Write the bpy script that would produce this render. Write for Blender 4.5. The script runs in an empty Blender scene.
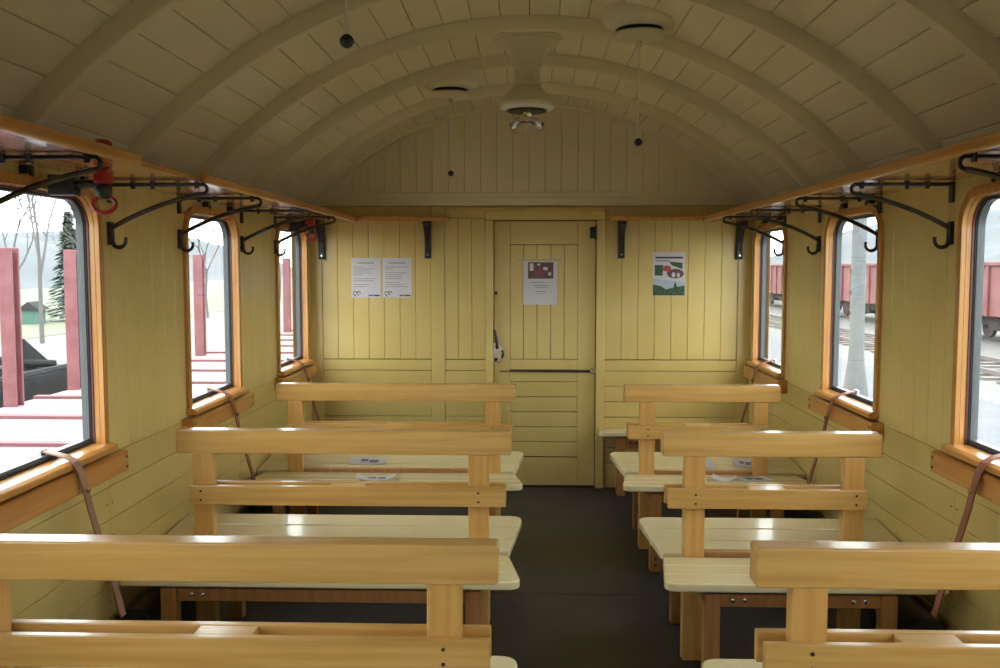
import bpy, bmesh, math, random
from mathutils import Vector, Matrix
PI = math.pi
random.seed(7)
sc = bpy.context.scene
col = sc.collection

# ------------------------------------------------------------------ helpers
class MB:
    """collects shapes into one mesh"""
    def __init__(s):
        s.v = []; s.f = []; s.m = []
    def add(s, vs, fs, mi=0):
        b = len(s.v); s.v += [tuple(v) for v in vs]
        for f in fs:
            s.f.append([i + b for i in f]); s.m.append(mi)
        return s
    def box(s, x0, x1, y0, y1, z0, z1, mi=0):
        if x0 > x1: x0, x1 = x1, x0
        if y0 > y1: y0, y1 = y1, y0
        if z0 > z1: z0, z1 = z1, z0
        vs = [(x, y, z) for z in (z0, z1) for y in (y0, y1) for x in (x0, x1)]
        return s.add(vs, [(0,2,3,1),(4,5,7,6),(0,1,5,4),(2,6,7,3),(0,4,6,2),(1,3,7,5)], mi)
    def prism(s, pts, axis, lo, hi, mi=0, fn=None):
        """2D polygon extruded along axis: x->(y,z)  y->(x,z)  z->(x,y)"""
        n = len(pts)
        def mk(p, h):
            if axis == 'x': q = (h, p[0], p[1])
            elif axis == 'y': q = (p[0], h, p[1])
            else: q = (p[0], p[1], h)
            return fn(q) if fn else q
        vs = [mk(p, lo) for p in pts] + [mk(p, hi) for p in pts]
        fs = [tuple(range(n))[::-1], tuple(range(n, 2*n))]
        fs += [(i, (i+1) % n, n+(i+1) % n, n+i) for i in range(n)]
        return s.add(vs, fs, mi)
    def ring(s, outer, inner, x0, x1, mi=0):
        """closed frame between two (y,z) outlines of equal count, extruded in x"""
        n = len(outer)
        vs = [(x0, *p) for p in outer] + [(x0, *p) for p in inner] + [(x1, *p) for p in outer] + [(x1, *p) for p in inner]
        fs = []
        for i in range(n):
            j = (i+1) % n
            fs += [(i, j, n+j, n+i), (2*n+j, 2*n+i, 3*n+i, 3*n+j), (j, i, 2*n+i, 2*n+j), (n+i, n+j, 3*n+j, 3*n+i)]
        return s.add(vs, fs, mi)
    def tube(s, path, r, n=8, mi=0, sx=1.0, caps=True):
        path = [Vector(p) for p in path]
        rs = r if isinstance(r, (list, tuple)) else [r]*len(path)
        vs = []; ref = None
        for i, p in enumerate(path):
            t = (path[min(i+1, len(path)-1)] - path[max(i-1, 0)])
            t = t.normalized() if t.length > 1e-9 else Vector((0, 0, 1))
            if ref is None:
                ref = Vector((0, 1, 0)) if abs(t.y) < .9 else Vector((1, 0, 0))
            u = (ref - t*ref.dot(t)).normalized(); w = t.cross(u); ref = u
            for k in range(n):
                a = 2*PI*k/n
                vs.append(p + u*math.cos(a)*rs[i]*sx + w*math.sin(a)*rs[i])
        fs = []
        for i in range(len(path)-1):
            for k in range(n):
                k2 = (k+1) % n
                fs.append((i*n+k, i*n+k2, (i+1)*n+k2, (i+1)*n+k))
        if caps:
            fs.append(tuple(range(n))[::-1]); b = (len(path)-1)*n
            fs.append(tuple(range(b, b+n)))
        return s.add(vs, fs, mi)
    def lathe(s, prof, c=(0, 0, 0), n=32, mi=0):
        vs = []
        for r, z in prof:
            for k in range(n):
                a = 2*PI*k/n
                vs.append((c[0]+r*math.cos(a), c[1]+r*math.sin(a), c[2]+z))
        fs = []
        for i in range(len(prof)-1):
            for k in range(n):
                k2 = (k+1) % n
                fs.append((i*n+k, i*n+k2, (i+1)*n+k2, (i+1)*n+k))
        fs.append(tuple(range(n))[::-1]); b = (len(prof)-1)*n
        fs.append(tuple(range(b, b+n)))
        return s.add(vs, fs, mi)
    def build(s, name, mats, parent=None, bevel=0, seg=2, smooth=False, loc=None):
        me = bpy.data.meshes.new(name)
        me.from_pydata(s.v, [], s.f)
        mats = mats if isinstance(mats, (list, tuple)) else [mats]
        for m in mats: me.materials.append(m)
        for p, mi in zip(me.polygons, s.m): p.material_index = mi
        bm = bmesh.new(); bm.from_mesh(me)
        bmesh.ops.recalc_face_normals(bm, faces=bm.faces)
        if smooth:
            for f in bm.faces: f.smooth = True
            for e in bm.edges:
                if len(e.link_faces) == 2 and e.calc_face_angle(0) > math.radians(38): e.smooth = False
        bm.to_mesh(me); bm.free(); me.update()
        o = bpy.data.objects.new(name, me); col.objects.link(o)
        if parent is not None: o.parent = parent
        if loc: o.location = loc
        if bevel:
            b = o.modifiers.new('bevel', 'BEVEL'); b.width = bevel; b.segments = seg
            b.limit_method = 'ANGLE'; b.angle_limit = math.radians(40)
        return o

def empty(name, loc=(0, 0, 0), rz=0.0):
    o = bpy.data.objects.new(name, None); col.objects.link(o)
    o.location = loc; o.rotation_euler = (0, 0, rz); o.empty_display_size = .1
    return o
def tag(o, label, cat, group=None, kind=None):
    o['label'] = label; o['category'] = cat
    if group: o['group'] = group
    if kind: o['kind'] = kind
    return o
def struct(o):
    o['kind'] = 'structure'; return o
def copy_tree(o, parent=None):
    c = o.copy(); col.objects.link(c)
    if parent is not None: c.parent = parent
    for ch in list(o.children): copy_tree(ch, c)
    return c
def bez(a, b, c, n=10):
    a, b, c = Vector(a), Vector(b), Vector(c)
    return [a*(1-t)**2 + b*2*t*(1-t) + c*t*t for t in [i/n for i in range(n+1)]]
def round_poly(pts, rad, n=6):
    out = []; N = len(pts)
    for i, p in enumerate(pts):
        r = rad[i] if isinstance(rad, (list, tuple)) else rad
        if not r: out.append(tuple(p)); continue
        p = Vector(p); a = Vector(pts[i-1]) - p; b = Vector(pts[(i+1) % N]) - p
        ang = a.angle(b); d = min(r/math.tan(ang/2), a.length*.48, b.length*.48)
        q0 = p + a.normalized()*d; q1 = p + b.normalized()*d
        for k in range(n+1):
            t = k/n; out.append(tuple(q0*(1-t)**2 + p*2*t*(1-t) + q1*t*t))
    return out

# ------------------------------------------------------------------ materials
def mat(name, c, rough=.5, metal=0, c2=None, scale=5, stretch=(1, 1, 1), detail=4, lo=.35, hi=.65, coat=0, coat_r=.1, spec=.5, bump=0, bscale=None, emit=0):
    m = bpy.data.materials.new(name); m.use_nodes = True
    nt = m.node_tree; b = nt.nodes['Principled BSDF']
    b.inputs['Base Color'].default_value = (*c, 1); b.inputs['Roughness'].default_value = rough
    b.inputs['Metallic'].default_value = metal; b.inputs['Specular IOR Level'].default_value = spec
    if coat: b.inputs['Coat Weight'].default_value = coat; b.inputs['Coat Roughness'].default_value = coat_r
    if c2 or bump:
        tc = nt.nodes.new('ShaderNodeTexCoord'); mp = nt.nodes.new('ShaderNodeMapping')
        mp.inputs['Scale'].default_value = stretch
        nt.links.new(tc.outputs['Object'], mp.inputs['Vector'])
        nz = nt.nodes.new('ShaderNodeTexNoise'); nz.inputs['Scale'].default_value = scale; nz.inputs['Detail'].default_value = detail
        nt.links.new(mp.outputs['Vector'], nz.inputs['Vector'])
        if c2:
            r = nt.nodes.new('ShaderNodeValToRGB')
            r.color_ramp.elements[0].position = lo; r.color_ramp.elements[1].position = hi
            r.color_ramp.elements[0].color = (*c, 1); r.color_ramp.elements[1].color = (*c2, 1)
            nt.links.new(nz.outputs['Fac'], r.inputs['Fac']); nt.links.new(r.outputs['Color'], b.inputs['Base Color'])
        if bump:
            bp = nt.nodes.new('ShaderNodeBump'); bp.inputs['Strength'].default_value = bump; bp.inputs['Distance'].default_value = .01
            src = nz
            if bscale:
                src = nt.nodes.new('ShaderNodeTexNoise'); src.inputs['Scale'].default_value = bscale
                nt.links.new(mp.outputs['Vector'], src.inputs['Vector'])
            nt.links.new(src.outputs['Fac'], bp.inputs['Height']); nt.links.new(bp.outputs['Normal'], b.inputs['Normal'])
    return m

GX = (.5, 9, 9); GY = (9, .5, 9); GZ = (9, 9, .5)
WD = ((.50, .28, .072), (.61, .37, .12))
M = {}
M['wood_x'] = mat('honey_wood_along', WD[0], .3, c2=WD[1], scale=5, stretch=GX, coat=.35, coat_r=.12)
M['wood_z'] = mat('honey_wood_upright', (.54, .29, .075), .32, c2=(.65, .38, .12), scale=5, stretch=GZ, coat=.3, coat_r=.12)
M['wood_leg'] = mat('brown_underframe_wood', (.33, .15, .045), .45, c2=(.42, .21, .07), scale=5, stretch=GZ)
M['amber_z'] = mat('varnished_frame_upright', (.44, .19, .04), .25, c2=(.56, .27, .065), scale=5, stretch=GZ, coat=.4, coat_r=.08)
M['amber_y'] = mat('varnished_sill_wood', (.46, .19, .04), .28, c2=(.58, .28, .07), scale=5, stretch=GY, coat=.4, coat_r=.1)
M['redbead'] = mat('red_brown_bead', (.13, .028, .014), .35)
M['shelf'] = mat('varnished_shelf_board', (.40, .17, .035), .2, c2=(.50, .235, .055), scale=4, stretch=GY, coat=.6, coat_r=.06)
M['seat'] = mat('cream_gloss_paint', (.76, .67, .40), .2, c2=(.80, .71, .44), scale=3, coat=.4, coat_r=.06)
M['wall'] = mat('yellow_wall_paint', (.58, .435, .14), .33, c2=(.64, .50, .185), scale=2.2, detail=6, coat=.12, coat_r=.2)
M['groove'] = mat('dark_joint', (.07, .045, .014), .9)
M['ceil'] = mat('cream_ceiling_paint', (.68, .62, .41), .5, c2=(.74, .68, .47), scale=2, detail=6)
M['ceilgap'] = mat('ceiling_joint_dirt', (.05, .035, .015), .9)
M['outer'] = mat('outer_panel', (.12, .08, .04), .7)
M['fitting'] = mat('cream_fitting_enamel', (.60, .55, .35), .35)
M['fitrim'] = mat('white_enamel', (.75, .73, .62), .25)
M['floor'] = mat('dark_linoleum', (.015, .016, .020), .42, c2=(.028, .029, .034), scale=3, detail=8, bump=.05, bscale=60)
M['black'] = mat('black_iron', (.012, .011, .010), .38, c2=(.02, .018, .016), scale=20)
M['bar'] = mat('worn_steel_bar', (.05, .045, .04), .3, metal=.6, c2=(.10, .09, .08), scale=14)
M['chrome'] = mat('bright_steel', (.62, .62, .62), .22, metal=1)
M['brass'] = mat('dull_brass', (.30, .22, .09), .35, metal=.8)
M['screw'] = mat('dark_screw', (.035, .02, .012), .5)
M['leather'] = mat('brown_leather', (.20, .065, .032), .45, c2=(.28, .10, .055), scale=12)
M['leatherg'] = mat('grey_brown_leather', (.27, .14, .09), .42, c2=(.34, .18, .125), scale=12)
M['red'] = mat('red_enamel', (.35, .012, .012), .35)
M['sash'] = mat('grey_metal_sash', (.085, .092, .095), .4)
M['rubber'] = mat('black_rubber', (.012, .012, .012), .6)
M['paper'] = mat('white_paper', (.60, .58, .60), .6)
M['ink'] = mat('grey_ink', (.30, .29, .32), .7)
M['inkdark'] = mat('dark_ink', (.05, .05, .06), .7)
M['photo'] = mat('dark_print', (.07, .04, .045), .4, c2=(.16, .08, .075), scale=40)
M['pgreen'] = mat('green_print', (.02, .06, .03), .5, c2=(.06, .12, .05), scale=60)
M['pred'] = mat('red_print', (.42, .07, .07), .5)
M['psky'] = mat('pale_blue_print', (.42, .48, .56), .5)
M['blue'] = mat('blue_print', (.10, .13, .30), .5)
g = bpy.data.materials.new('window_glass'); g.use_nodes = True
nt = g.node_tree; nt.nodes.clear()
out = nt.nodes.new('ShaderNodeOutputMaterial'); mx = nt.nodes.new('ShaderNodeMixShader')
tr = nt.nodes.new('ShaderNodeBsdfTransparent'); gl = nt.nodes.new('ShaderNodeBsdfGlossy'); fr = nt.nodes.new('ShaderNodeLayerWeight'); pw = nt.nodes.new('ShaderNodeMath'); ma = nt.nodes.new('ShaderNodeMath')
tr.inputs['Color'].default_value = (.94, .96, .95, 1); gl.inputs['Roughness'].default_value = .02; fr.inputs['Blend'].default_value = .5; pw.operation = 'POWER'; pw.inputs[1].default_value = 5; ma.operation = 'MULTIPLY_ADD'; ma.inputs[1].default_value = .5; ma.inputs[2].default_value = .025; nt.links.new(fr.outputs['Facing'], pw.inputs[0]); nt.links.new(pw.outputs[0], ma.inputs[0])
nt.links.new(ma.outputs[0], mx.inputs[0]); nt.links.new(tr.outputs[0], mx.inputs[1]); nt.links.new(gl.outputs[0], mx.inputs[2]); nt.links.new(mx.outputs[0], out.inputs[0])
M['glass'] = g
bg = bpy.data.materials.new('bulb_glass'); bg.use_nodes = True
b = bg.node_tree.nodes['Principled BSDF']; b.inputs['Transmission Weight'].default_value = 1; b.inputs['Roughness'].default_value = .03; b.inputs['IOR'].default_value = 1.4
b.inputs['Base Color'].default_value = (.92, .92, .85, 1)
M['bulb'] = bg
# outside
M['ground'] = mat('pale_gravel', (.085, .083, .078), .9, c2=(.115, .112, .105), scale=3, detail=8)
M['grass'] = mat('winter_grass', (.075, .085, .045), .9, c2=(.105, .11, .07), scale=2, detail=8)
M['path'] = mat('grey_asphalt', (.062, .066, .076), .85, c2=(.08, .084, .092), scale=4)
M['pinkdeck'] = mat('faded_red_deck', (.15, .105, .11), .7, c2=(.19, .14, .145), scale=3)
M['pinkline'] = mat('red_deck_rib', (.12, .035, .042), .7)
M['stake'] = mat('faded_red_steel', (.13, .035, .042), .7, c2=(.17, .06, .068), scale=8)
M['darksteel'] = mat('dark_grey_steel', (.010, .011, .013), .8, c2=(.02, .021, .024), scale=5, spec=.12)
M['wagon'] = mat('weathered_red_wagon', (.13, .038, .042), .8, c2=(.17, .065, .066), scale=1.5, detail=8)
M['under'] = mat('wagon_underframe', (.035, .034, .036), .9, spec=.15)
M['rail'] = mat('rusty_rail', (.09, .075, .07), .6)
M['sleeper'] = mat('grey_sleeper', (.11, .10, .09), .9)
M['concrete'] = mat('pale_concrete', (.09, .096, .097), .8, c2=(.11, .116, .117), scale=4)
M['conifer'] = mat('conifer_green', (.028, .05, .04), .9, c2=(.045, .07, .058), scale=3)
M['bark'] = mat('grey_bark', (.085, .08, .08), .9)
M['hill'] = mat('wooded_hill', (.058, .067, .074), 1, c2=(.075, .083, .09), scale=.12, detail=10)
M['shelter'] = mat('green_boards', (.05, .11, .085), .8)

# ------------------------------------------------------------------ dimensions
XW = 1.47          # inner face of the side walls
YE = 6.17          # inner face of the end wall
YB = -2.7          # far behind the camera
CZ, CR = .640, 1.915   # barrel ceiling
WIN = {-1: [5.68, 4.25, 2.755, 1.35, -.09, -1.53], 1: [5.68, 4.25, 2.83, 1.38, -.06, -1.5]}

# floor
m = MB(); y = YB
for y0, y1 in ((YB, .2), (.203, 4.12), (4.123, YE)):
    m.box(-1.6, 1.6, y0, y1, -.06, 0)
m.box(-1.6, 1.6, YB, YE, -.1, -.061)
struct(m.build('floor', M['floor'], bevel=.002, seg=1))

# side walls
HO = .345; ZO0, ZO1 = .862, 1.728      # opening
def side_wall(s, name):
    m = MB()
    a, b, c = s*XW, s*(XW+.018), s*(XW+.056)
    ys = sorted(WIN[s])
    top = 1.90
    # backing
    m.box(b, c, YB, YE+.1, -.1, ZO0, 1)
    m.box(b, c, YB, YE+.1, ZO1, top, 1)
    edges = [YB] + [v for w in ys for v in (w-HO, w+HO)] + [YE+.1]
    for i in range(0, len(edges), 2):
        m.box(b, c, edges[i], edges[i+1], ZO0, ZO1, 1)
    # vertical boards
    zr = .835
    def vert(y0, y1, z0, z1):
        n = max(1, round((y1-y0)/.115)); w = (y1-y0)/n
        for k in range(n):
            m.box(a, s*(XW+.0175), y0+k*w+.0018, y0+(k+1)*w-.0018, z0, z1)
    for i in range(0, len(edges), 2):
        vert(edges[i], min(edges[i+1], YE), zr+.0005, top)
    for w in ys:
        vert(w-HO, w+HO, ZO1, top)
        m.box(a, s*(XW+.0175), w-HO, w+HO, zr+.0005, ZO0)
    # horizontal boards, butt-jointed at the posts
    js = [YB] + [(ys[i]+ys[i+1])/2-.36 for i in range(len(ys)-1)] + [YE]
    z = zr
    while z > .02:
        z1 = max(z-.115, .0)
        for i in range(len(js)-1):
            m.box(a, s*(XW+.0175), js[i]+.001, js[i+1]-.001, z1+.0009, z-.0009)
        z = z1
    for j in js[1:-1]:
        for k in range(5):
            for dy in (-.02, .02):
                m.box(s*(XW-.002), s*(XW+.003), j+dy-.003, j+dy+.003, zr-.06-.115*k-.003, zr-.06-.115*k+.003, 2)
    return struct(m.build(name, [M['wall'], M['groove'], M['screw']], bevel=.0014, seg=1))
side_wall(-1, 'wall_left'); side_wall(1, 'wall_right')

def arch_z(x): return CZ + math.sqrt(CR*CR - x*x)

# end wall (with the doorway left open for the door leaf)
DX0, DX1, DZ = -.238, .448, 1.80
m = MB(); yb = YE+.018
m.box(-1.6, DX0, yb, YE+.1, -.1, 1.9, 1); m.box(DX1, 1.6, yb, YE+.1, -.1, 1.9, 1); m.box(DX0, DX1, yb, YE+.1, DZ, 1.9, 1)
m.box(DX0, DX1, YE+.06, YE+.1, -.1, DZ, 1)
def vb(x0, x1, z0, z1, w0=.104):
    n = max(1, round((x1-x0)/w0)); w = (x1-x0)/n
    for k in range(n): m.box(x0+k*w+.0007, x0+(k+1)*w-.0007, YE, YE+.0175, z0, z1)
def hb(x0, x1):
    z = .868; first = True
    while z > .02:
        z1 = max(0, z-(.075 if first else .104)); m.box(x0, x1, YE, YE+.0175, z1+.0015, z-.0015); z = z1; first = False
for x0, x1 in ((-1.39, -.655), (-.565, -.29), (.505, 1.385)):
    vb(x0, x1, .871, 1.815); hb(x0, x1); m.box(x0, x1, YE, YE+.0175, 1.8155, 1.893)
m.box(-1.47, -1.39, YE-.012, YE+.0175, 0, 1.893); m.box(-.655, -.565, YE-.006, YE+.0175, 0, 1.893); m.box(1.385, 1.47, YE-.012, YE+.0175, 0, 1.893)
m.box(DX0-.052, DX1+.057, YE, YE+.0175, DZ+.06, 1.893)
struct(m.build('wall_end', [M['wall'], M['groove']], bevel=.0035, seg=1))
# tympanum above
m = MB()
n = 28; w = 3.0/n
for k in range(n):
    x0, x1 = -1.5+k*w+.0006, -1.5+(k+1)*w-.0006
    x0, x1 = max(x0, -1.372), min(x1, 1.372)
    if x1 > x0:
        pts = [(x0, 1.98), (x1, 1.98), (x1, arch_z(x1)+.01), (x0, arch_z(x0)+.01)]
        m.prism(pts, 'y', YE, YE+.0175)
pts = [(-1.6, 1.9), (1.6, 1.9)] + [(x, arch_z(x)+.03) for x in [1.6-3.2*i/30 for i in range(31)]]
m.prism(pts, 'y', YE+.018, YE+.1, 1)
m.box(-1.47, 1.47, YE-.012, YE+.0175, 1.895, 1.984)
m.box(-.60, 1.2, YE-.02, YE-.012, 1.93, 1.95)
struct(m.build('wall_gable', [M['ceil'], M['ceilgap']], bevel=.0035, seg=1))
# rear wall behind the camera: unseen opening added, sized for the daylight it admits
m = MB()
m.box(-1.6, -1.15, YB-.1, YB, -.1, 1.9); m.box(1.15, 1.6, YB-.1, YB, -.1, 1.9)
m.box(-1.15, 1.15, YB-.1, YB, -.1, .9); m.box(-1.15, -.30, YB-.1, YB, .9, 1.9); m.box(.30, 1.15, YB-.1, YB, .9, 1.9)
m.box(-1.15, 1.15, YB-.1, YB, 1.6, 1.9)
pts = [(-1.6, 1.8), (1.6, 1.8)] + [(x, arch_z(x)+.03) for x in [1.6-3.2*i/30 for i in range(31)]]
m.prism(pts, 'y', YB-.1, YB)
struct(m.build('wall_rear', M['wall']))

# ceiling boards and shell
m = MB()
A = math.asin(1.5/CR); nb = 28; da = 2*A/nb
for k in range(nb):
    a0 = -A+k*da+.0006; a1 = -A+(k+1)*da-.0006
    def pt(a, r): return (math.sin(a)*r, CZ+math.cos(a)*r)
    m.prism([pt(a0, CR), pt(a1, CR), pt(a1, CR+.015), pt(a0, CR+.015)], 'y', YB, YE)
N = 40
for k in range(N):
    a0 = -A-.06+k*(2*A+.12)/N; a1 = -A-.06+(k+1)*(2*A+.12)/N
    m.prism([pt(a0, CR+.016), pt(a1, CR+.016), pt(a1, CR+.06), pt(a0, CR+.06)], 'y', YB-.1, YE+.1, 1)
struct(m.build('ceiling', [M['ceil'], M['ceilgap']], bevel=.0025, seg=1))
# ribs
ribs = [6.125, 5.46, 4.745, 4.03, 3.32, 2.585, 1.86, 1.14, .42, -.30, -1.02, -1.74]
for i, yr in enumerate(ribs):
    m = MB(); N = 48; A2 = math.asin(1.455/CR)
    prof = [(-.036, .001), (.062, .001), (.062, -.010), (.040, -.012), (.036, -.050), (-.020, -.054), (-.030, -.060), (-.036, -.052)]
    if i == 0: prof = [(-.02, .001), (.044, .001), (.044, -.02), (-.02, -.02)]
    vs = []
    for k in range(N+1):
        a = -A2+2*A2*k/N
        for py, pr in prof: vs.append((math.sin(a)*(CR+pr), yr+py, CZ+math.cos(a)*(CR+pr)))
    q = len(prof); fs = []
    for k in range(N):
        for j in range(q): fs.append((k*q+j, k*q+(j+1) % q, (k+1)*q+(j+1) % q, (k+1)*q+j))
    fs += [tuple(range(q)), tuple(range(N*q, N*q+q))]
    m.add(vs, fs)
    struct(m.build('trim_%d' % (i+1), M['ceil'], smooth=True))

# ------------------------------------------------------------------ windows
def arch_outline(h, z0, z1, r, n=8):
    pts = [(-h, z0), (h, z0)]
    for k in range(n+1):
        a = PI/2*k/n; pts.append((h-r+r*math.cos(a), z1-r+r*math.sin(a)))
    for k in range(n+1):
        a = PI/2+PI/2*k/n; pts.append((-h+r+r*math.cos(a), z1-r+r*math.sin(a)))
    return pts
def make_window(name):
    """local x points outward through the wall (0 = inner wall face); z from the car floor"""
    t = empty(name)
    m = MB()
    m.ring(arch_outline(.366, .875, 1.7550, .13), arch_outline(.334, .875, 1.7230, .10), -.016, .0)
    m.ring(arch_outline(.344, .875, 1.7280, .105), arch_outline(.333, .877, 1.7210, .099), 0, .022)
    m.build('frame', M['amber_z'], t, bevel=.004, smooth=True)
    m = MB()
    m.ring(arch_outline(.3335, .8765, 1.7215, .0985), arch_outline(.329, .885, 1.7170, .095), .018, .026)
    m.build('bead', M['redbead'], t, smooth=True)
    m = MB()
    m.ring(arch_outline(.333, .88, 1.7210, .098), arch_outline(.325, .897, 1.7120, .092), .026, .032, 0)
    m.ring(arch_outline(.344, .87, 1.7280, .105), arch_outline(.322, .904, 1.7090, .09), .032, .056, 1)
    sash = m.build('sash', [M['rubber'], M['sash']], t, smooth=True)
    m = MB(); m.prism(arch_outline(.323, .90, 1.7100, .09), 'x', .044, .048)
    m.build('pane', M['glass'], sash)
    m = MB()
    m.prism([(-.045, .855), (-.045, .874), (-.03, .882), (.06, .888), (.06, .855)], 'y', -.372, .372)
    m.build('sill', M['amber_y'], t, bevel=.003)
    m = MB()
    m.prism([(-.055, .772), (-.055, .838), (-.045, .847), (0, .847), (0, .772)], 'y', -.428, .428)
    bd = m.build('sill_board', M['amber_y'], t, bevel=.004)
    for yy in (-.408, .408):
        for zz in (.79, .825):
            m = MB(); m.tube([(-.0545, yy, zz), (-.0575, yy, zz)], .005, 8); m.build('screw', M['screw'], bd)
    for yy in (-.235, .10):
        m = MB(); m.box(-.028, 0, yy-.018, yy+.018, 1.76, 1.784); m.box(-.034, -.028, yy-.008, yy+.014, 1.752, 1.77)
        m.build('catch', M['black'], t, bevel=.003)
    return t
w0 = make_window('window_1')
k = 0
for s in (-1, 1):
    for yc in WIN[s]:
        k += 1
        o = w0 if k == 1 else copy_tree(w0)
        o.name = 'window_%d' % k
        o.location = (s*XW, yc, 0); o.rotation_euler = (0, 0, PI if s < 0 else 0)
        struct(o)

# ------------------------------------------------------------------ door
d = struct(empty('door_1', (.105, YE, 0)))
ox = .105
m = MB()
yf = .012
m.box(DX0-ox+.003, DX1-ox-.003, yf+.018, yf+.045, .012, DZ-.003, 1)
m.box(-.34, -.232, yf, yf+.0175, .012, DZ-.004); m.box(.222, .34, yf, yf+.0175, .012, DZ-.004)
m.box(-.2318, .2218, yf, yf+.0175, 1.64, DZ-.004); m.box(-.2318, .2218, yf, yf+.0175, .80, .868); m.box(-.2318, .2218, yf, yf+.0175, .012, .20)
m.box(-.2318, .2218, yf, yf+.0175, .72, .785)
n = 5; w = .4536/n
for k in range(n): m.box(-.2318+k*w+.0012, -.2318+(k+1)*w-.0012, yf+.003, yf+.0175, .871, 1.637)
z = .718
for k in range(5):
    m.box(-.2318, .2218, yf+.003, yf+.0175, z-.1025+.0015, z-.0015); z -= .1025
m.build('leaf', [M['wall'], M['groove']], d, bevel=.0035, seg=1)
m = MB()
m.box(-.395, -.343, -.028, .01, 0, DZ); m.box(.343, .40, -.028, .01, 0, DZ)
m.box(-.395, .40, -.028, .01, DZ, DZ+.065)
m.box(-.42, .425, -.035, .01, DZ+.065, DZ+.082)
m.build('frame', M['wall'], d, bevel=.006)
m = MB()
pl = round_poly([(-.345, .86), (-.30, .845), (-.275, .90), (-.285, .95), (-.31, .985), (-.345, .985)], .012)
m.prism(pl, 'y', -.006, .012)
hd = m.build('lock_plate', M['chrome'], d, bevel=.003)
m = MB()
m.tube([(-.318, -.012, .945), (-.322, -.022, 1.0), (-.332, -.026, 1.07)], [.012, .01, .006], 8)
m.tube([(-.285, -.012, .93), (-.278, -.03, .91), (-.284, -.012, .885)], .008, 8)
m.tube([(-.325, 0, .872), (-.325, -.014, .872)], .012, 10)
m.build('lever', M['black'], hd, smooth=True)
m = MB()
m.prism([(-.30, .789), (.33, .782), (.33, .80), (-.30, .793)], 'y', -.004, .012)
lb = m.build('latch_bar', M['black'], d)
m = MB(); m.box(.305, .345, -.012, .008, .776, .812)
m.build('latch_keep', M['chrome'], lb, bevel=.004)
for zz in (1.68,):
    m = MB(); m.box(.30, .345, -.006, .012, zz, zz+.075); m.tube([(.337, -.01, zz-.01), (.337, -.01, zz+.085)], .008, 8)
    m.build('hinge', M['black'], d, bevel=.002)
m = MB(); m.tube([(-.325, .012, 1.315), (-.325, -.006, 1.315)], .012, 10); m.build('keyhole_cover', M['black'], d)

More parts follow.
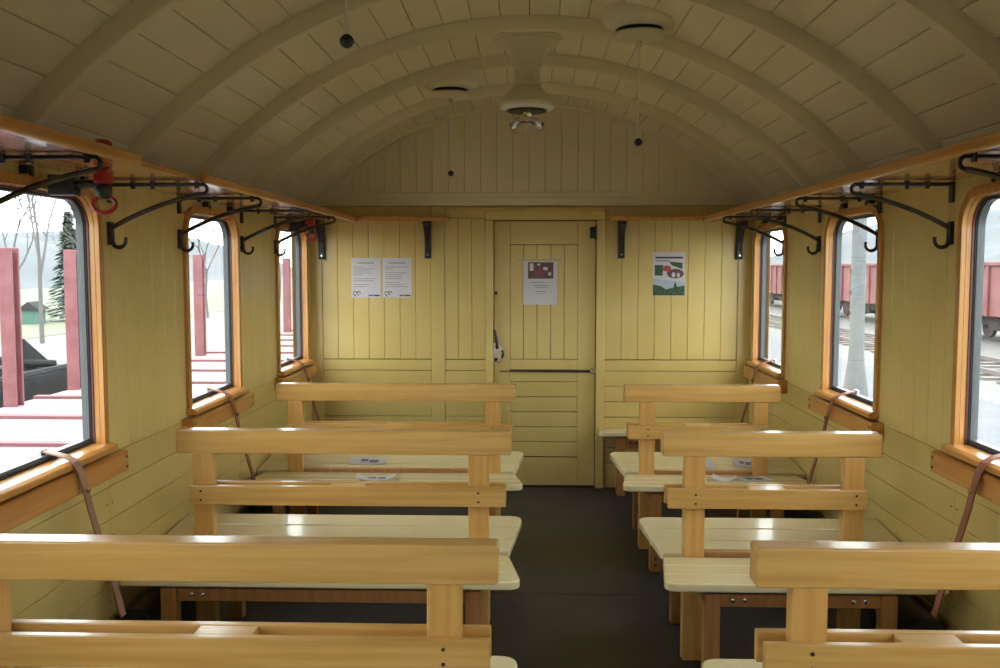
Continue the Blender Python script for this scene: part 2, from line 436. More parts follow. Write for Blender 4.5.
# ------------------------------------------------------------------ benches
def make_bench(dirn, name):
    """dirn = -1: aisle end at right (left side of car). Local x = 0 at the aisle end of the back rail, +u toward the wall."""
    t = empty(name)
    L = 1.27 if dirn < 0 else .81       # rail length
    pa, pb = (.083, .161), ((1.134, 1.212) if dirn < 0 else (.675, .75))
    sa = .019
    wall_u = (1.47-.066-.006) if dirn < 0 else (1.47-.50-.006)
    f = dirn
    U = lambda u: (-u if dirn < 0 else u)
    # top rail: rounded plank, softly worn corners
    m = MB()
    m.prism(round_poly([(U(0), .785), (U(0), .875), (U(L), .875), (U(L), .785)], .010), 'y', -.032, .030)
    m.build('top_rail', M['wood_x'], t, bevel=.005, seg=3)
    for y0, y1 in ((-.049, -.0255), (.0255, .049)):
        m = MB(); m.box(U(sa), U(pb[1]+.004), y0, y1, .592, .665)
        sl = m.build('back_slat', M['wood_x'], t, bevel=.003)
        sg = -1 if y0 < 0 else 1; yy = y0 if sg < 0 else y1
        for p in (pa, pb):
            for zz in (.611, .645):
                m = MB(); m.tube([(U((p[0]+p[1])/2), yy-sg*.002, zz), (U((p[0]+p[1])/2), yy+sg*.0012, zz)], .0048, 8)
                m.build('screw', M['screw'], sl)
    um = (sa+pb[1])/2
    for u0, u1 in ((um-.06, um+.075), (pb[0]-.0, pb[1]-.0)):
        if u0 == pb[0]: continue
        m = MB(); m.box(U(u0), U(u1), -.0252, .0252, .596, .664)
        m.build('spacer', M['wood_x'], t, bevel=.002)
    for p in (pa, pb):
        m = MB(); m.box(U(p[0]), U(p[1]), -.025, .025, .0, .7848)
        m.build('post', M['wood_z'], t, bevel=.004)
    # seats: three planks each, tilted down to the backrest
    nx, ox_ = .007, -.045        # aisle end at the notch / at the front corner
    for sg in (-1, 1):
        m = MB()
        y0, y1 = .0265, .415
        xa = lambda yv: nx + (ox_-nx)*((yv-y0)/(y1-y0))
        cuts = [y0, .155, .285, y1]
        wu = wall_u if sg > 0 else wall_u-.06
        for k in range(3):
            a, b2 = cuts[k]+(.0012 if k else 0), cuts[k+1]-(.0012 if k < 2 else 0)
            pts = [(U(xa(a)), sg*a), (U(xa(b2)), sg*b2), (U(wu), sg*b2), (U(wu), sg*a)]
            rad = [.018 if k == 0 else 0, .055 if k == 2 else 0, .03 if (k == 2 and sg < 0) else 0, 0]
            pts = round_poly(pts, rad, 8)
            fn = lambda q: (q[0], q[1], q[2] + .032*(abs(q[1])-y0)/(y1-y0))
            m.prism(pts, 'z', .372, .402, 0, fn)
        m.build('seat', M['seat'], t, bevel=.006, seg=3)
    # underframe
    m = MB(); m.box(U(pa[1]+.001), U(pb[0]-.001), -.021, .021, .33, .420); m.build('center_beam', M['wood_leg'], t, bevel=.003)
    for sg in (-1, 1):
        for p in (pa, pb):
            u0 = p[0]+.012; u1 = p[0]+.066
            m = MB(); m.prism([(sg*.335, .385), (sg*.385, .389), (sg*.385, 0), (sg*.335, 0)], 'x', U(u0), U(u1))
            lg = m.build('leg', M['wood_leg'], t, bevel=.004)
            for zz in (.035, .065):
                m = MB(); m.tube([(U((u0+u1)/2), sg*.385, zz), (U((u0+u1)/2), sg*.392, zz)], .008, 8)
                m.build('foot_bolt', M['chrome'], lg)
            m = MB(); m.box(U(u0+.004), U(u1-.004), sg*.0262, sg*.334, .315, .368)
            m.build('bearer', M['wood_leg'], t, bevel=.003)
        m = MB(); m.box(U(pa[0]+.067), U(pb[0]+.011), sg*.338, sg*.378, .342, .386)
        ap = m.build('apron', M['wood_leg'], t, bevel=.003)
        for u in (pa[1]+.03, pa[1]+.07, pb[0]-.08, pb[0]-.04):
            m = MB(); m.lathe([(.0, 0), (.009, .0), (.008, .004), (.003, .006)], (0, 0, 0), 10)
            q = len(m.v)-40
            for i in range(q, len(m.v)):
                vx, vy, vz = m.v[i]; m.v[i] = (U(u)+vx, sg*(.378+vz), .366+vy)
            m.build('bolt', M['chrome'], ap, smooth=True)
    return t
BY = [4.83, 3.445, 2.03]
names = {-1: ['long wooden back-to-back bench left of the aisle, furthest row, nearest the end door',
              'long wooden back-to-back bench left of the aisle, middle row',
              'long wooden back-to-back bench left of the aisle, closest row in the foreground'],
         1: ['short wooden back-to-back bench right of the aisle, furthest row, nearest the end wall',
             'short wooden back-to-back bench right of the aisle, middle row',
             'short wooden back-to-back bench right of the aisle, closest row in the foreground']}
for s in (-1, 1):
    p0 = make_bench(s, 'bench')
    for i, yb_ in enumerate(BY):
        o = p0 if i == 0 else copy_tree(p0)
        o.location = ((-.066 if s < 0 else .50), yb_, 0)
        tag(o, names[s][i], 'bench', 'back-to-back wooden benches %s of the aisle' % ('left' if s < 0 else 'right'))
# seat against the end wall
t = tag(empty('wall_bench', (.95, YE, 0)), 'cream wooden seat fixed to the end wall right of the door', 'bench')
m = MB()
pts = round_poly([(-.50, -.27), (-.475, -.014), (.435, -.014), (.435, -.27)], [.04, .01, 0, .02], 8)
fn = lambda q: (q[0], q[1], q[2] - .1*(q[1]+.014)*.9)
m.prism(pts, 'z', .376, .406, 0, fn)
m.build('seat', M['seat'], t, bevel=.006, seg=3)
for x in (-.38, .30):
    m = MB(); m.box(x, x+.06, -.23, -.18, 0, .388); m.build('leg', M['wood_leg'], t, bevel=.003)
m = MB(); m.box(-.319, .299, -.225, -.185, .31, .388); ap = m.build('apron', M['wood_leg'], t, bevel=.003)
for u in (-.29, -.25):
    m = MB(); m.tube([(u, -.225, .35), (u, -.231, .35)], .009, 10); m.build('bolt', M['chrome'], ap)

# heaters on the floor along the walls
hl = {(-1, 0): 'low black heater casing on floor by left wall under the furthest left bench',
      (-1, 1): 'low black heater casing on floor by left wall under the middle left bench',
      (1, 0): 'low black heater casing on floor by right wall under the furthest right bench',
      (1, 1): 'low black heater casing on floor by right wall under the middle right bench'}
def make_heater():
    t = empty('heater')
    m = MB()
    pr = [(-.095, .03), (-.095, .20)] + [(-.095+.095*(1-math.cos(a)), .20+.085*math.sin(a)) for a in [PI/2*k/6 for k in range(1, 7)]]
    pr += [(.0+.07*math.sin(a), .20+.085*math.cos(a)) for a in [PI/2*k/6 for k in range(1, 7)]] + [(.07, .03)]
    m.prism(pr, 'y', -.24, .24)
    cs = m.build('casing', M['black'], t, bevel=.008, smooth=True)
    for x in (-.05, .02):
        m = MB(); m.tube([(x, -.24, .235), (x, -.244, .235)], .006, 8); m.build('rivet', M['chrome'], cs)
    for yy in (-.18, .18):
        m = MB(); m.box(-.08, .06, yy-.02, yy+.02, 0, .032); m.build('foot', M['black'], t)
    return t
h0 = make_heater(); first = True
for s in (-1, 1):
    for i, yy in enumerate((4.72, 3.31)):
        o = h0 if first else copy_tree(h0); first = False
        o.location = (s*1.385, yy+.06, 0)
        if s > 0: o.scale = (1, 1, 1); o.rotation_euler = (0, 0, 0)
        tag(o, hl[(s, i)], 'heater', 'heaters along the walls')

# ------------------------------------------------------------------ luggage shelves
ZS = 1.787
def shelf_side(s, label, gap):
    t = tag(empty('luggage_shelf', (s*1.30, 1.9, ZS)), label, 'shelf')
    m = MB()
    for x0, x1 in ((1.145, 1.285), (1.2875, 1.3675), (1.37, 1.468)):
        m.box(s*x0-s*1.30, s*x1-s*1.30, YB-1.9+.02, YE-.006-1.9, 0, .018)
    m.build('board', M['shelf'], t, bevel=.002, seg=1)
    for y0, y1 in gap:
        m = MB(); m.box(s*1.118-s*1.30, s*1.1445-s*1.30, y0-1.9, y1-1.9, -.006, .028)
        m.build('front_lip', M['amber_y'], t, bevel=.007, seg=3)
    return t
shelf_side(-1, 'varnished wooden luggage shelf along the left wall, its front lip partly missing', [(YB+.02, 2.66), (3.20, 5.99)])
shelf_side(1, 'varnished wooden luggage shelf along the right wall with unbroken front lip', [(YB+.02, 5.99)])
def end_shelf(x0, x1, label):
    xm = (x0+x1)/2
    t = tag(empty('end_shelf', (xm, YE, 1.80)), label, 'shelf')
    m = MB(); m.box(x0-xm, x1-xm, -.165, -.014, -.004, .014); m.build('board', M['shelf'], t, bevel=.002)
    m = MB(); m.box(x0-xm, x1-xm, -.18, -.1652, -.012, .018); m.build('front_lip', M['amber_y'], t, bevel=.004)
end_shelf(-1.115, -.52, 'short varnished shelf on end wall left of door, above two notices')
end_shelf(.52, 1.115, 'short varnished shelf on end wall right of door, above the poster')

def make_end_bracket():
    t = empty('shelf_bracket')
    m = MB()
    pr = [(0, -.012), (-.16, -.012), (-.16, -.03), (-.11, -.045), (-.06, -.085), (-.03, -.14), (-.022, -.20), (-.022, -.245), (0, -.245)]
    m.prism(pr, 'x', -.019, .019)
    m.build('arm', M['black'], t, bevel=.004)
    m = MB(); m.box(-.023, .023, -.008, 0, -.25, -.012); m.box(-.025, .025, -.16, -.008, -.0115, -.0065)
    pl = m.build('plate', M['black'], t, bevel=.003)
    for zz, yv in ((-.225, -.022), (-.06, -.075)):
        m = MB(); m.tube([(.0, yv, zz), (.0, yv-.004, zz)], .006, 8); m.build('screw', M['chrome'], pl)
    return t
eb = make_end_bracket()
for i, (x, lab) in enumerate(((-.675, 'black iron shelf bracket above and right of the two notices'), (.612, 'black iron shelf bracket just right of the door frame'),
                              (-1.385, 'black iron bracket in the left corner of end wall'), (1.385, 'black iron bracket in the right corner of end wall'))):
    o = eb if i == 0 else copy_tree(eb)
    o.location = (x, YE-(0 if i < 2 else .012), 1.797 if i < 2 else 1.79)
    tag(o, lab, 'bracket', 'iron brackets on the end wall')

def make_rack_bracket():
    """local x: toward aisle, origin on wall at shelf underside"""
    t = empty('rack_bracket')
    arc = [(.335+.016*math.sin(q), 0, -.027+.016*math.cos(q)) for q in [PI*k/8 for k in range(9)]]
    m = MB(); m.tube([(.0, 0, -.011), (.17, 0, -.011)] + arc + [(.318, 0, -.043)], .0065, 8)
    bar = m.build('bar', M['black'], t, smooth=True)
    for x in (.09, .16, .315):
        m = MB(); m.tube([(x, 0, -.001), (x, 0, -.026)], [.010, .008], 8); m.build('clip', M['black'], bar, smooth=True)
    m = MB()
    m.tube(bez((.337, 0, -.043), (.16, 0, -.075), (.012, 0, -.160), 14), .0085, 8)
    m.build('brace', M['bar'], t, smooth=True)
    m = MB(); m.box(0, .012, -.014, .014, -.075, -.002); pl = m.build('plate', M['black'], t, bevel=.003)
    m = MB(); m.box(0, .013, -.015, .015, -.22, -.14)
    hk = [(.010, 0, -.185)] + [(.035-.025*math.cos(q), 0, -.203-.026*math.sin(q)) for q in [PI*1.12*k/10 for k in range(11)]]
    m.tube(hk, [.008]*4+[.0075]*3+[.0065]*3+[.006, .007], 8)
    m.build('hook', M['black'], t, smooth=True)
    return t
rb = make_rack_bracket(); first = True
places = ['beside the far edge of furthest window', 'beside the near edge of furthest window', 'beside the far edge of middle window',
          'beside the near edge of middle window', 'beside the far edge of closest window', 'crossing in front of closest window']
for s in (-1, 1):
    for i, yy in enumerate((5.31, 4.69, 3.845, 3.20, 2.40) if s < 0 else (5.37, 4.73, 3.93, 3.27, 2.46)):
        o = rb if first else copy_tree(rb); first = False
        o.location = (s*XW, yy, ZS); o.rotation_euler = (0, 0, PI if s > 0 else 0)
        w = places[1:][i] if i else places[1]
        tag(o, 'black iron rack bracket with hook, %s wall, %s' % ('left' if s < 0 else 'right', w), 'bracket', 'luggage rack brackets')

# ------------------------------------------------------------------ window straps
sl = ['furthest', 'middle', 'closest']
for s in (-1, 1):
    for i, yc in enumerate(WIN[s][:3]):
        yy = yc+.06
        t = tag(empty('window_strap', (s*XW, yy, .90)), 'brown leather window strap hanging over the sill of %s %s window' % (sl[i], 'left' if s < 0 else 'right'), 'strap', 'leather window straps')
        # path in (inward distance, dy, dz)
        path = [(-.05, 0, .012), (-.02, 0, .004), (.02, 0, -.006), (.048, 0, -.022), (.062, .004, -.06), (.072, .008, -.11), (.082, .012, -.17), (.105, .02, -.27), (.135, .03, -.39), (.165, .04, -.53)]
        m = MB(); w = .017; vs = []
        for j, p in enumerate(path):
            for dy, dd in ((-w, 0), (w, 0), (w, .005), (-w, .005)):
                nxt = path[min(j+1, len(path)-1)]; prv = path[max(j-1, 0)]
                tx, tz = nxt[0]-prv[0], nxt[2]-prv[2]; l = math.hypot(tx, tz); nx_, nz_ = -tz/l, tx/l
                vs.append((-s*(p[0]+nx_*dd), p[1]+dy, p[2]+nz_*dd))
        fs = []
        for j in range(len(path)-1):
            for k in range(4): fs.append((j*4+k, j*4+(k+1) % 4, j*4+4+(k+1) % 4, j*4+4+k))
        fs += [(0, 1, 2, 3), tuple(range(len(vs)-4, len(vs)))]
        m.add(vs, fs)
        m.build('strap', M['leatherg' if (s < 0 and i == 2) else 'leather'], t, smooth=True)
        m = MB(); m.tube([(-s*.075, .008, -.112), (-s*.088, .008, -.114)], .007, 10)
        m.build('stud', M['brass'], t)
        m = MB(); m.box(-s*(-.05), -s*(-.062), -.02, .02, .002, .02); m.build('end_clip', M['chrome'], t)

# ------------------------------------------------------------------ ceiling fittings
t = tag(empty('ceiling_lamp', (-.012, 4.38, 2.555)), 'cream bell-shaped ceiling lamp with clear glass bulb hanging mid-ceiling', 'lamp')
m = MB(); m.lathe([(.163, .004), (.163, -.010), (.150, -.016), (.146, -.026), (.118, -.042), (.086, -.072), (.072, -.105), (.066, -.13)], n=40); m.build('ceiling_rose', M['fitting'], t, smooth=True)
m = MB(); m.lathe([(.062, -.10), (.062, -.128), (.069, -.132), (.069, -.142), (.061, -.147), (.061, -.205), (.068, -.209), (.068, -.220), (.055, -.228)], n=32); m.build('neck', M['fitting'], t, smooth=True)
m = MB(); m.lathe([(.055, -.215), (.072, -.235), (.104, -.268), (.122, -.298), (.126, -.312), (.118, -.312), (.06, -.27), (.03, -.25)], n=40); sh = m.build('shade', M['fitting'], t, smooth=True)
m = MB(); m.lathe([(.128, -.306), (.128, -.322), (.118, -.332), (.10, -.336), (.098, -.328), (.114, -.322), (.116, -.308)], n=40); m.build('rim', M['fitrim'], sh, smooth=True)
m = MB(); m.lathe([(.088, -.315), (.088, -.342), (.02, -.346), (.02, -.315)], n=32); m.build('socket', M['black'], t, smooth=True)
m = MB(); m.lathe([(.018, -.344), (.026, -.360), (.062, -.378), (.082, -.395), (.080, -.412), (.062, -.436), (.032, -.452), (.0, -.457)], n=32); m.build('bulb', M['bulb'], t, smooth=True)
for k in range(8):
    m = MB(); a = PI*2*k/8; m.tube([(.02*math.cos(a), .02*math.sin(a), -.375), (.058*math.cos(a), .058*math.sin(a), -.392)], .0025, 5)
    m.build('filament', M['chrome'], t)

def make_vent():
    t = empty('ceiling_vent')
    m = MB(); m.lathe([(.15, .03), (.15, -.02), (.142, -.032), (.115, -.045), (.095, -.05), (.095, .03)], n=40); m.build('base_plate', M['ceil'], t, smooth=True)
    m = MB(); m.lathe([(.088, -.045), (.088, -.066), (.02, -.066), (.02, -.045)], n=32); m.build('gap_ring', M['black'], t, smooth=True)
    m = MB(); m.lathe([(.104, -.066), (.104, -.074), (.096, -.084), (.06, -.094), (.012, -.098), (.01, -.12)], n=40); m.build('cap', M['fitting'], t, smooth=True)
    m = MB(); m.tube([(0, 0, -.115), (0, 0, -.488)], .0042, 8); cd = m.build('pull_cord', M['fitrim'], t, smooth=True)
    m = MB(); m.lathe([(.004, .016), (.011, .012), (.0165, .004), (.0165, -.004), (.011, -.012), (.003, -.016)], (0, 0, -.50), n=16); m.build('knob', M['black'], cd, smooth=True)
    return t
v0 = make_vent()
for i, (x, y, lab) in enumerate(((-.43, 5.10, 'round cream ceiling vent with pull cord, left of lamp, near end wall'), (.445, 3.83, 'round cream ceiling vent with pull cord, right of the lamp'),
                                 (-.418, 2.14, 'round cream ceiling vent at top left edge, black knob on its cord'))):
    o = v0 if i == 0 else copy_tree(v0)
    o.location = (x, y, arch_z(x)-.004); o.rotation_euler = (0, 0, 0)
    tag(o, lab, 'ceiling vent', 'ceiling vents with pull cords')

# emergency brake
def make_brake():
    t = empty('brake_valve')
    m = MB(); m.lathe([(.0, .066), (.016, .065), (.026, .058), (.029, .045), (.029, .002), (.012, .001)], n=20); m.build('cap', M['red'], t, smooth=True)
    m = MB(); m.box(-.024, .024, -.024, .024, -.068, -.021); m.build('valve_box', M['red'], t, bevel=.01)
    m = MB(); m.lathe([(.02, -.068), (.025, -.078), (.022, -.098), (.013, -.112)], n=16)
    m.tube([(0, 0, -.07), (-.05, 0, -.065), (-.10, 0, -.075), (-.125, 0, -.09)], .014, 8)
    m.box(-.16, -.08, -.02, .02, -.10, -.04)
    m.build('valve_body', M['black'], t, smooth=True)
    m = MB(); pts = [(.036*math.cos(a), 0.004*math.sin(a), -.128+.024*math.sin(a)) for a in [2*PI*k/20 for k in range(21)]]
    m.tube(pts, .0065, 8); m.build('ring_handle', M['red'], t, smooth=True)
    return t
b0 = make_brake()
b0.location = (-1.275, 2.75, ZS+.018); tag(b0, 'red emergency brake handle under left shelf beside closest left window', 'brake handle')
# make a hole-free passage: the valve passes beside the shelf boards
b1 = copy_tree(b0); b1.location = (-1.33, 5.62, ZS+.018); b1.scale = (.85, .85, 1)
tag(b1, 'small red and black valve under left shelf near the end corner', 'brake handle')

# ------------------------------------------------------------------ notices
def sheet(name, x0, x1, z0, z1, yq, label, cat, group=None):
    xm, zm = (x0+x1)/2, (z0+z1)/2
    t = tag(empty(name, (xm, yq, zm)), label, cat, group)
    m = MB(); m.box(x0-xm, x1-xm, -.0012, 0, z0-zm, z1-zm); m.build('sheet', M['paper'], t)
    return t, (x1-x0)/2, (z1-z0)/2
def bars(t, lines, mt, name='text_line'):
    m = MB()
    for x0, x1, z0, z1 in lines: m.box(x0, x1, -.0018, -.0012, z0, z1)
    return m.build(name, mt, t)
def notice(x0, x1, label, seed):
    rnd = random.Random(seed)
    t, hw, hh = sheet('notice', x0, x1, 1.284, 1.551, YE-.0008, label, 'notice', 'paper notices on the end wall')
    L = []; z = hh-.03
    L.append((-hw*.6, hw*.55, z-.008, z)); z -= .028
    while z > -hh+.07:
        x = -hw*.82
        L.append((x, x+rnd.uniform(.5, 1.6)*hw, z-.0045, z)); z -= .0135
        if rnd.random() < .25: z -= .012
    bars(t, L, M['ink'], 'text')
    m = MB()
    for dx in (-hw+.025, -hw+.05):
        pts = [(dx+.011*math.cos(a), -.0016, -hh+.03+.013*math.sin(a)) for a in [2*PI*k/12 for k in range(10)]]
        m.tube(pts, .0025, 5)
    m.box(.15*hw, hw*.45, -.0018, -.0012, -hh+.012, -hh+.02); m.box(.5*hw, hw*.92, -.0018, -.0012, -hh+.01, -hh+.02)
    m.build('emblem', M['inkdark'], t)
    m = MB(); m.box(-hw+.02, -hw+.032, -.002, -.0012, -hh+.008, -hh+.018); m.build('red_mark', M['pred'], t)
notice(-1.193, -.994, 'white paper notice, left one of the pair on end wall', 1)
notice(-.981, -.785, 'white paper notice, right one of the pair on end wall', 2)

t, hw, hh = sheet('notice', -.038, .188, 1.238, 1.540, YE+.0112, 'white notice with dark photo on top, taped to door', 'notice')
m = MB(); m.box(-hw*.72, hw*.78, -.0018, -.0012, hh-.128, hh-.018); p = m.build('photo_print', M['photo'], t)
m = MB()
for a, b_, c, d2 in ((-.07, -.045, .08, .13), (.02, .05, .085, .105), (.055, .072, .05, .07), (-.02, .0, .115, .128)): m.box(a, b_, -.0022, -.0018, c-.005, d2-.005)
m.build('bright_patch', M['paper'], p)
m = MB(); m.box(-.035, .01, -.0021, -.0018, .035, .085); m.build('red_patch', mat('faded_red_print', (.22, .06, .065), .5), p)
bars(t, [(-.06, .035, -.005, .0), (-.045, .055, -.025, -.019), (-.03, .05, -.04, -.035), (-.035, .04, -.066, -.06), (-.02, .03, -.08, -.076)], M['ink'], 'text')
m = MB(); m.box(-hw-.035, hw+.03, -.0024, -.0014, hh-.012, hh+.006); m.build('tape', mat('yellowed_tape', (.5, .42, .22), .3), t)

t, hw, hh = sheet('poster', .822, 1.036, 1.298, 1.588, YE-.0008, 'colourful poster with green landscape on end wall right of door', 'poster')
def flat(pts, mt, name, d=.0006): 
    m = MB(); m.prism(pts, 'y', -.0012-d, -.0012); return m.build(name, mt, t)
flat([(-hw*.85, hh-.042), (hw*.85, hh-.042), (hw*.85, hh-.03), (-hw*.85, hh-.03)], M['inkdark'], 'headline')
flat([(-hw*.85, hh-.062), (hw*.05, hh-.062), (hw*.05, hh-.052), (-hw*.85, hh-.052)], M['ink'], 'text')
flat([(-.002, hh-.062), (.09, hh-.07), (.088, hh-.112), (.02, hh-.088)], M['pgreen'], 'green_photo')
flat([(-.095, hh-.085), (-.04, hh-.085), (-.04, hh-.155), (-.095, hh-.155)], M['pgreen'], 'forest_photo')
flat([(-.035+.03*math.cos(a)+.02, hh-.108+.02*math.sin(a)) for a in [2*PI*k/14 for k in range(14)]], M['pred'], 'red_picture', .0008)
flat([(.042+.056*math.cos(a), hh-.142+.032*math.sin(a)) for a in [2*PI*k/20 for k in range(20)]], M['photo'], 'oval_picture', .0007)
flat([(.03+.012*math.cos(a), hh-.15+.018*math.sin(a)) for a in [2*PI*k/12 for k in range(12)]], M['paper'], 'arch_shape', .001)
flat([(.062+.01*math.cos(a), hh-.152+.016*math.sin(a)) for a in [2*PI*k/12 for k in range(12)]], M['paper'], 'arch_shape', .001)
flat([(-hw+.002, -hh+.05), (hw-.002, -hh+.05), (hw-.002, hh-.20), (-hw+.002, hh-.175)], M['psky'], 'sky_picture')
flat([(-hw+.002, -hh+.003), (hw-.002, -hh+.003), (hw-.002, -hh+.07), (.055, -hh+.06), (.04, -hh+.10), (.03, -hh+.055), (-.02, -hh+.045), (-.05, -hh+.065), (-hw+.002, -hh+.075)], M['pgreen'], 'hill_picture', .001)

# leaflets on the seats
def seat_z(yw, yc): 
    return .402+.032*(abs(yw-yc)-.0265)/.3885
def leaflet(x, y, yc, w, l, rz, label, fold=.02, img=True, blue=True):
    t = tag(empty('leaflet', (x, y, seat_z(y, yc)+.0008), rz), label, 'leaflet', 'leaflets on the seats')
    slope = .032/.3885*(1 if y > yc else -1)
    m = MB()
    vs = []; nx = 8
    for i in range(nx+1):
        u = -w/2+w*i/nx
        for v in (-l/2, l/2):
            z = fold*max(0, abs(i/nx-.5)*2-.35)**1.5 + .0005 + slope*v
            vs.append((u, v, z))
    vs2 = [(a, b_, c+.0012) for a, b_, c in vs]; n0 = len(vs)
    fs = []
    for i in range(nx):
        fs += [(2*i, 2*i+2, 2*i+3, 2*i+1), (n0+2*i, n0+2*i+1, n0+2*i+3, n0+2*i+2), (2*i, n0+2*i, n0+2*i+2, 2*i+2), (2*i+1, 2*i+3, n0+2*i+3, n0+2*i+1)]
    fs += [(0, 1, n0+1, n0), (2*nx, n0+2*nx, n0+2*nx+1, 2*nx+1)]
    m.add(vs+vs2, fs); m.build('sheet', M['paper'], t)
    if img:
        m = MB()
        for a, b_, c, d2 in ((.05, .3, -.25, .2), (-.2, .0, -.1, .3)):
            m.add([(w*a, l*c, slope*l*c+.0032), (w*b_, l*c, slope*l*c+.0032), (w*b_, l*d2, slope*l*d2+.0032), (w*a, l*d2, slope*l*d2+.0032)], [(0, 1, 2, 3)])
        m.build('print', M['blue'] if blue else M['pgreen'], t)
leaflet(-.77, 4.585, 4.83, .20, .14, .1, 'crumpled white leaflet on near seat of furthest left bench', .03)
leaflet(-.89, 5.02, 4.83, .20, .12, -.05, 'flat printed leaflet on far seat of furthest left bench', .008)
leaflet(.99, 4.64, 4.83, .12, .13, -.3, 'folded white leaflet on furthest right bench, left of printed leaflet', .03, False)
leaflet(1.14, 4.65, 4.83, .16, .13, .2, 'colour-printed leaflet near wall end, near seat of furthest right bench', .006, True, False)
leaflet(1.18, 5.02, 4.83, .12, .13, -.1, 'printed leaflet on far seat of furthest right bench', .006, True)
leaflet(.955, 5.0, 4.83, .10, .13, .3, 'plain white leaflet on far seat of furthest right bench', .01, False)

# ------------------------------------------------------------------ outside
ZG = -.95
m = MB(); m.box(-160, 160, -60, 260, ZG-.3, ZG); struct(m.build('ground', M['ground']))
m = MB(); m.box(-60, -17, 20, 120, ZG, ZG+.02); struct(m.build('lawn', M['grass']))
m = MB(); m.box(2.4, 4.2, -10, 90, ZG, ZG+.05); struct(m.build('verge', M['grass']))
m = MB(); m.box(4.2, 8.2, -10, 90, ZG, ZG+.06); struct(m.build('platform', M['path']))
# hills
def hill(xs, y0, y1, h, name, seed):
    rnd = random.Random(seed); m = MB(); n = 40; vs = []; fs = []
    for i in range(n+1):
        yy = y0+(y1-y0)*i/n
        hh = h*(.75+.25*math.sin(i*.35+seed)+.08*rnd.random())
        for q, (dx, fz) in enumerate(((0, 0), (14, .45), (30, .85), (45, 1), (80, .9))):
            vs.append((xs[0]+xs[1]*dx+rnd.uniform(-1, 1), yy, ZG-.1+hh*fz+rnd.uniform(-.4, .4)*(fz > 0)))
    for i in range(n):
        for q in range(4): fs.append((i*5+q, i*5+q+1, (i+1)*5+q+1, (i+1)*5+q))
    m.add(vs, fs); o = m.build(name, M['hill'], smooth=True); o['kind'] = 'structure'; return o
hill((-55, -1), 20, 240, 11, 'hill', 1)
hill((42, 1), 30, 250, 13, 'hill', 4)

# flat wagon with stakes, left
t = tag(empty('flat_wagon', (-3.6, 12.5, ZG)), 'faded red flat wagon with upright stakes outside the left windows', 'wagon')
m = MB(); m.box(-1.3, 1.2, -10, 10, .95, 1.14); m.build('deck', M['pinkdeck'], t, bevel=.02)
for k in range(16):
    yr = -8.4+k*1.2
    m = MB(); m.box(-1.3, 1.2, yr, yr+.11, 1.1385, 1.165); m.build('deck_rib', M['pinkline'], t)
for y in (-7.5, -5.5, 5.5, 7.5):
    for x in (-.75, .75):
        m = MB(); m.tube([(x-.06, y, .42), (x+.06, y, .42)], .42, 24); m.build('wheel', M['under'], t)
m = MB(); m.box(-.9, .9, -9.5, 9.5, .62, .95); m.build('underframe', M['under'], t)
for yq in (8.45, 9.65, 13.4, 14.8, 18.3, 19.7):
    m = MB()
    yl = yq-12.5
    m.box(-1.30, -1.17, yl-.07, yl-.045, 1.14, 2.62); m.box(-1.30, -1.17, yl+.045, yl+.07, 1.14, 2.62); m.box(-1.25, -1.22, yl-.045, yl+.045, 1.14, 2.60)
    m.build('stake', M['stake'], t, bevel=.008)
# dark trailer with bent bars beyond
t = tag(empty('low_trailer', (-7.2, 9.6, ZG)), 'dark grey low trailer loaded with bent steel beyond the stakes', 'trailer')
m = MB(); m.box(-1.0, .95, -3.2, 3.1, .62, 1.08); m.build('bed', M['darksteel'], t, bevel=.03)
m = MB(); m.box(.90, .95, -3.2, 3.1, 1.08, 1.13); m.build('edge_rail', M['under'], t)
for k in range(4):
    m = MB(); m.tube(bez((.75-.4*k, 2.7, 1.13), (-.1-.3*k, 1.6, 1.25+.15*k), (.2-.3*k, -2.2, 2.1), 12), .05, 8); m.build('bent_bar', M['darksteel'], t, smooth=True)
m = MB(); m.prism([(.2, 1.07), (1.9, 1.07), (2.3, 1.55), (.4, 1.6)], 'x', -.75, -.35); m.build('steel_plate', M['darksteel'], t)
m = MB(); m.prism([(2.2, 1.07), (3.05, 1.07), (2.3, 1.5), (2.1, 1.5)], 'x', .45, .55); m.build('corner_stay', M['darksteel'], t)
for yq in (-2.6, -.6, 1.4):
    m = MB(); m.box(-.95, .88, yq, yq+.12, 1.07, 1.2); m.build('cross_bar', M['darksteel'], t)
for y in (-2, 2):
    for x in (-.9, .85):
        m = MB(); m.tube([(x-.1, y, .31), (x+.1, y, .31)], .31, 20); m.build('wheel', M['under'], t)
# shelter
t = tag(empty('shelter', (-21.2, 38.8, ZG+.02)), 'small green board shelter with pitched roof on the lawn', 'shelter')
m = MB(); m.box(-.34, .34, -.34, .34, 0, .62); m.build('wall', M['shelter'], t)
m = MB(); m.prism([(-.5, .6), (.5, .6), (0, .95)], 'y', -.45, .45); m.build('roof', M['under'], t)
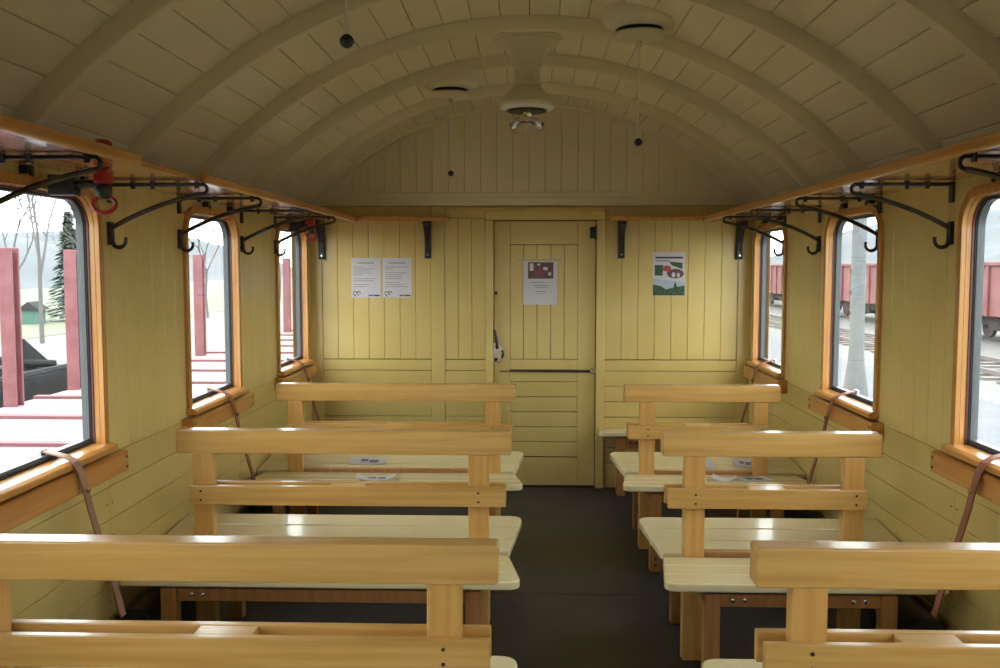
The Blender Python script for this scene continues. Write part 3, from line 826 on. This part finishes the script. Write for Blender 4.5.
# trees
def conifer(x, y, h, label, seed):
    rnd = random.Random(seed)
    t = tag(empty('conifer_tree', (x, y, ZG)), label, 'tree')
    m = MB(); m.tube([(0, 0, 0), (0, 0, h*.97)], [h*.02, .01], 8); m.build('trunk', M['bark'], t)
    m = MB()
    for i in range(1500):
        f = rnd.random()**.8; z = h*(.06+.94*f); rr = (1-f)*h*.23*rnd.uniform(.3, 1)+.02; a = rnd.uniform(0, 2*PI)
        c = Vector((rr*math.cos(a), rr*math.sin(a), z-rr*.25)); d_ = Vector((math.cos(a), math.sin(a), -.35)).normalized(); sd = Vector((-math.sin(a), math.cos(a), rnd.uniform(-.4, .4)))
        L = h*.05*rnd.uniform(.6, 1.3)
        m.add([c-d_*L, c+sd*L*.35, c+d_*L, c-sd*L*.35], [(0, 1, 2, 3)])
    m.build('foliage', M['conifer'], t)
def bare(x, y, h, label, seed):
    rnd = random.Random(seed)
    t = tag(empty('bare_tree', (x, y, ZG)), label, 'tree')
    m = MB()
    def grow(p, d_, L, r, dep):
        q = p + d_*L; m.tube([p, (p+q)/2+Vector((rnd.uniform(-.05, .05)*L, rnd.uniform(-.05, .05)*L, 0)), q], [r, r*.85, r*.7], 5)
        if dep:
            for k in range(rnd.choice((2, 3, 3))):
                dd = (d_ + Vector((rnd.uniform(-.7, .7), rnd.uniform(-.7, .7), rnd.uniform(-.1, .5)))).normalized()
                grow(q if k else p+d_*L*.75, dd, L*rnd.uniform(.55, .8), r*.6, dep-1)
    grow(Vector((0, 0, 0)), Vector((0, 0, 1)), h*.34, h*.010, 6)
    m.build('branches', M['bark'], t)
conifer(-20.7, 41, 4.9, 'dark green conifer seen through closest left window', 3)
conifer(-24.5, 50, 5.2, 'second conifer beside bare trees, seen through the closest left window', 5)
bare(-15.6, 29, 8.0, 'tall bare tree left of conifer, closest left window', 11)
bare(-17.2, 36, 6.5, 'bare tree right of conifer, closest left window', 12)
bare(-22.5, 45, 6.0, 'low bare tree behind green shelter, closest left window', 21)
bare(-26.5, 52, 8.0, 'distant bare tree far behind the first stake, closest left window', 22)
bare(-20.5, 36, 7.5, 'bare tree at left edge of closest left window', 13)
bare(-15.5, 44, 6.5, 'bare tree seen through the middle left window', 14)
bare(-18.0, 66, 9, 'bare tree seen through the furthest left window', 15)
# right: red wagons, tracks, post
def make_wagon():
    t = empty('goods_wagon')
    m = MB(); m.box(-1.3, 1.3, -6, 6, .75, 2.42)
    m.build('body', M['wagon'], t, bevel=.03)
    for k in range(11):
        yy = -5.7+k*1.14
        m = MB(); m.box(-1.38, -1.3, yy-.07, yy+.07, .75, 2.42); m.build('side_rib', M['wagon'], t, bevel=.01)
    m = MB(); m.box(-1.40, 1.36, -6.02, 6.02, 2.36, 2.48); m.build('top_rim', M['wagon'], t, bevel=.02)
    m = MB(); m.box(-1.0, 1.0, -6.3, 6.3, .45, .75)
    for yy in (-2.2, 0, 2.2): m.box(-1.05, -.6, yy-.5, yy+.5, .3, .6)
    m.build('underframe', M['under'], t)
    for yy in (-4.9, -3.3, 3.3, 4.9):
        for x in (-.72, .72):
            m = MB(); m.tube([(x-.06, yy, .40), (x+.06, yy, .40)], .40, 20); m.build('wheel', M['under'], t)
    return t
g0 = make_wagon()
wl = ['weathered red goods wagon outside, in closest right window', 'weathered red goods wagon outside, in middle right window', 'weathered red goods wagon outside, in furthest right window', 'weathered red goods wagon last in line outside right windows']
for i, yy in enumerate((27.5, 41.2, 54.9, 68.6)):
    o = g0 if i == 0 else copy_tree(g0)
    o.location = (15.9, yy, ZG+.12); tag(o, wl[i], 'wagon', 'red goods wagons')
def track(x, label):
    t = tag(empty('railway_track', (x, 40, ZG)), label, 'track')
    for dx in (-.72, .72):
        m = MB(); m.box(dx-.035, dx+.035, -24, 45, .06, .16); m.build('rail', M['rail'], t)
    m = MB(); m.box(-1.2, 1.2, -.12, .12, -.02, .06); s0 = m.build('sleeper', M['sleeper'], t); s0.location = (0, -23, 0)
    for k in range(1, 80):
        c = s0.copy(); col.objects.link(c); c.location = (0, -23+k*.8, 0)
track(11.0, 'railway track with two rusty rails nearer the platform')
t = tag(empty('concrete_post', (5.62, 15.95, ZG+.06)), 'thick pale concrete post on platform outside the middle right window', 'post')
m = MB(); m.lathe([(.22, 0), (.21, .25), (.14, .75), (.125, 1.0), (.12, 5.2)], n=12); m.build('shaft', M['concrete'], t, smooth=True)
for zz in (1.6, 1.95, 2.3):
    m = MB(); m.tube([(-.12, 0, zz), (-.145, 0, zz)], .018, 6); m.build('bolt', M['under'], t)

# ------------------------------------------------------------------ light
w = bpy.data.worlds.new('overcast'); sc.world = w; w.use_nodes = True
bgn = w.node_tree.nodes['Background']
bgn.inputs['Color'].default_value = (.93, .97, 1, 1); bgn.inputs['Strength'].default_value = 6.0

# ------------------------------------------------------------------ camera
cam = bpy.data.cameras.new('camera'); co = bpy.data.objects.new('camera', cam); col.objects.link(co)
cam.sensor_width = 36; cam.lens = 922*36/1000; cam.clip_start = .02; cam.clip_end = 600
co.location = (0, 0, 1.49)
co.rotation_euler = (PI/2-math.radians(4.1563), 0, math.radians(1.7968))
sc.camera = co
vs_ = sc.view_settings
sc.display_settings.display_device = 'sRGB'
vs_.view_transform = 'Standard'; vs_.look = 'None'; vs_.gamma = 1; vs_.use_curve_mapping = False; vs_.exposure = .55
sc.cycles.max_bounces = 12; sc.cycles.diffuse_bounces = 8; sc.cycles.transparent_max_bounces = 12
sc.cycles.use_denoising = True
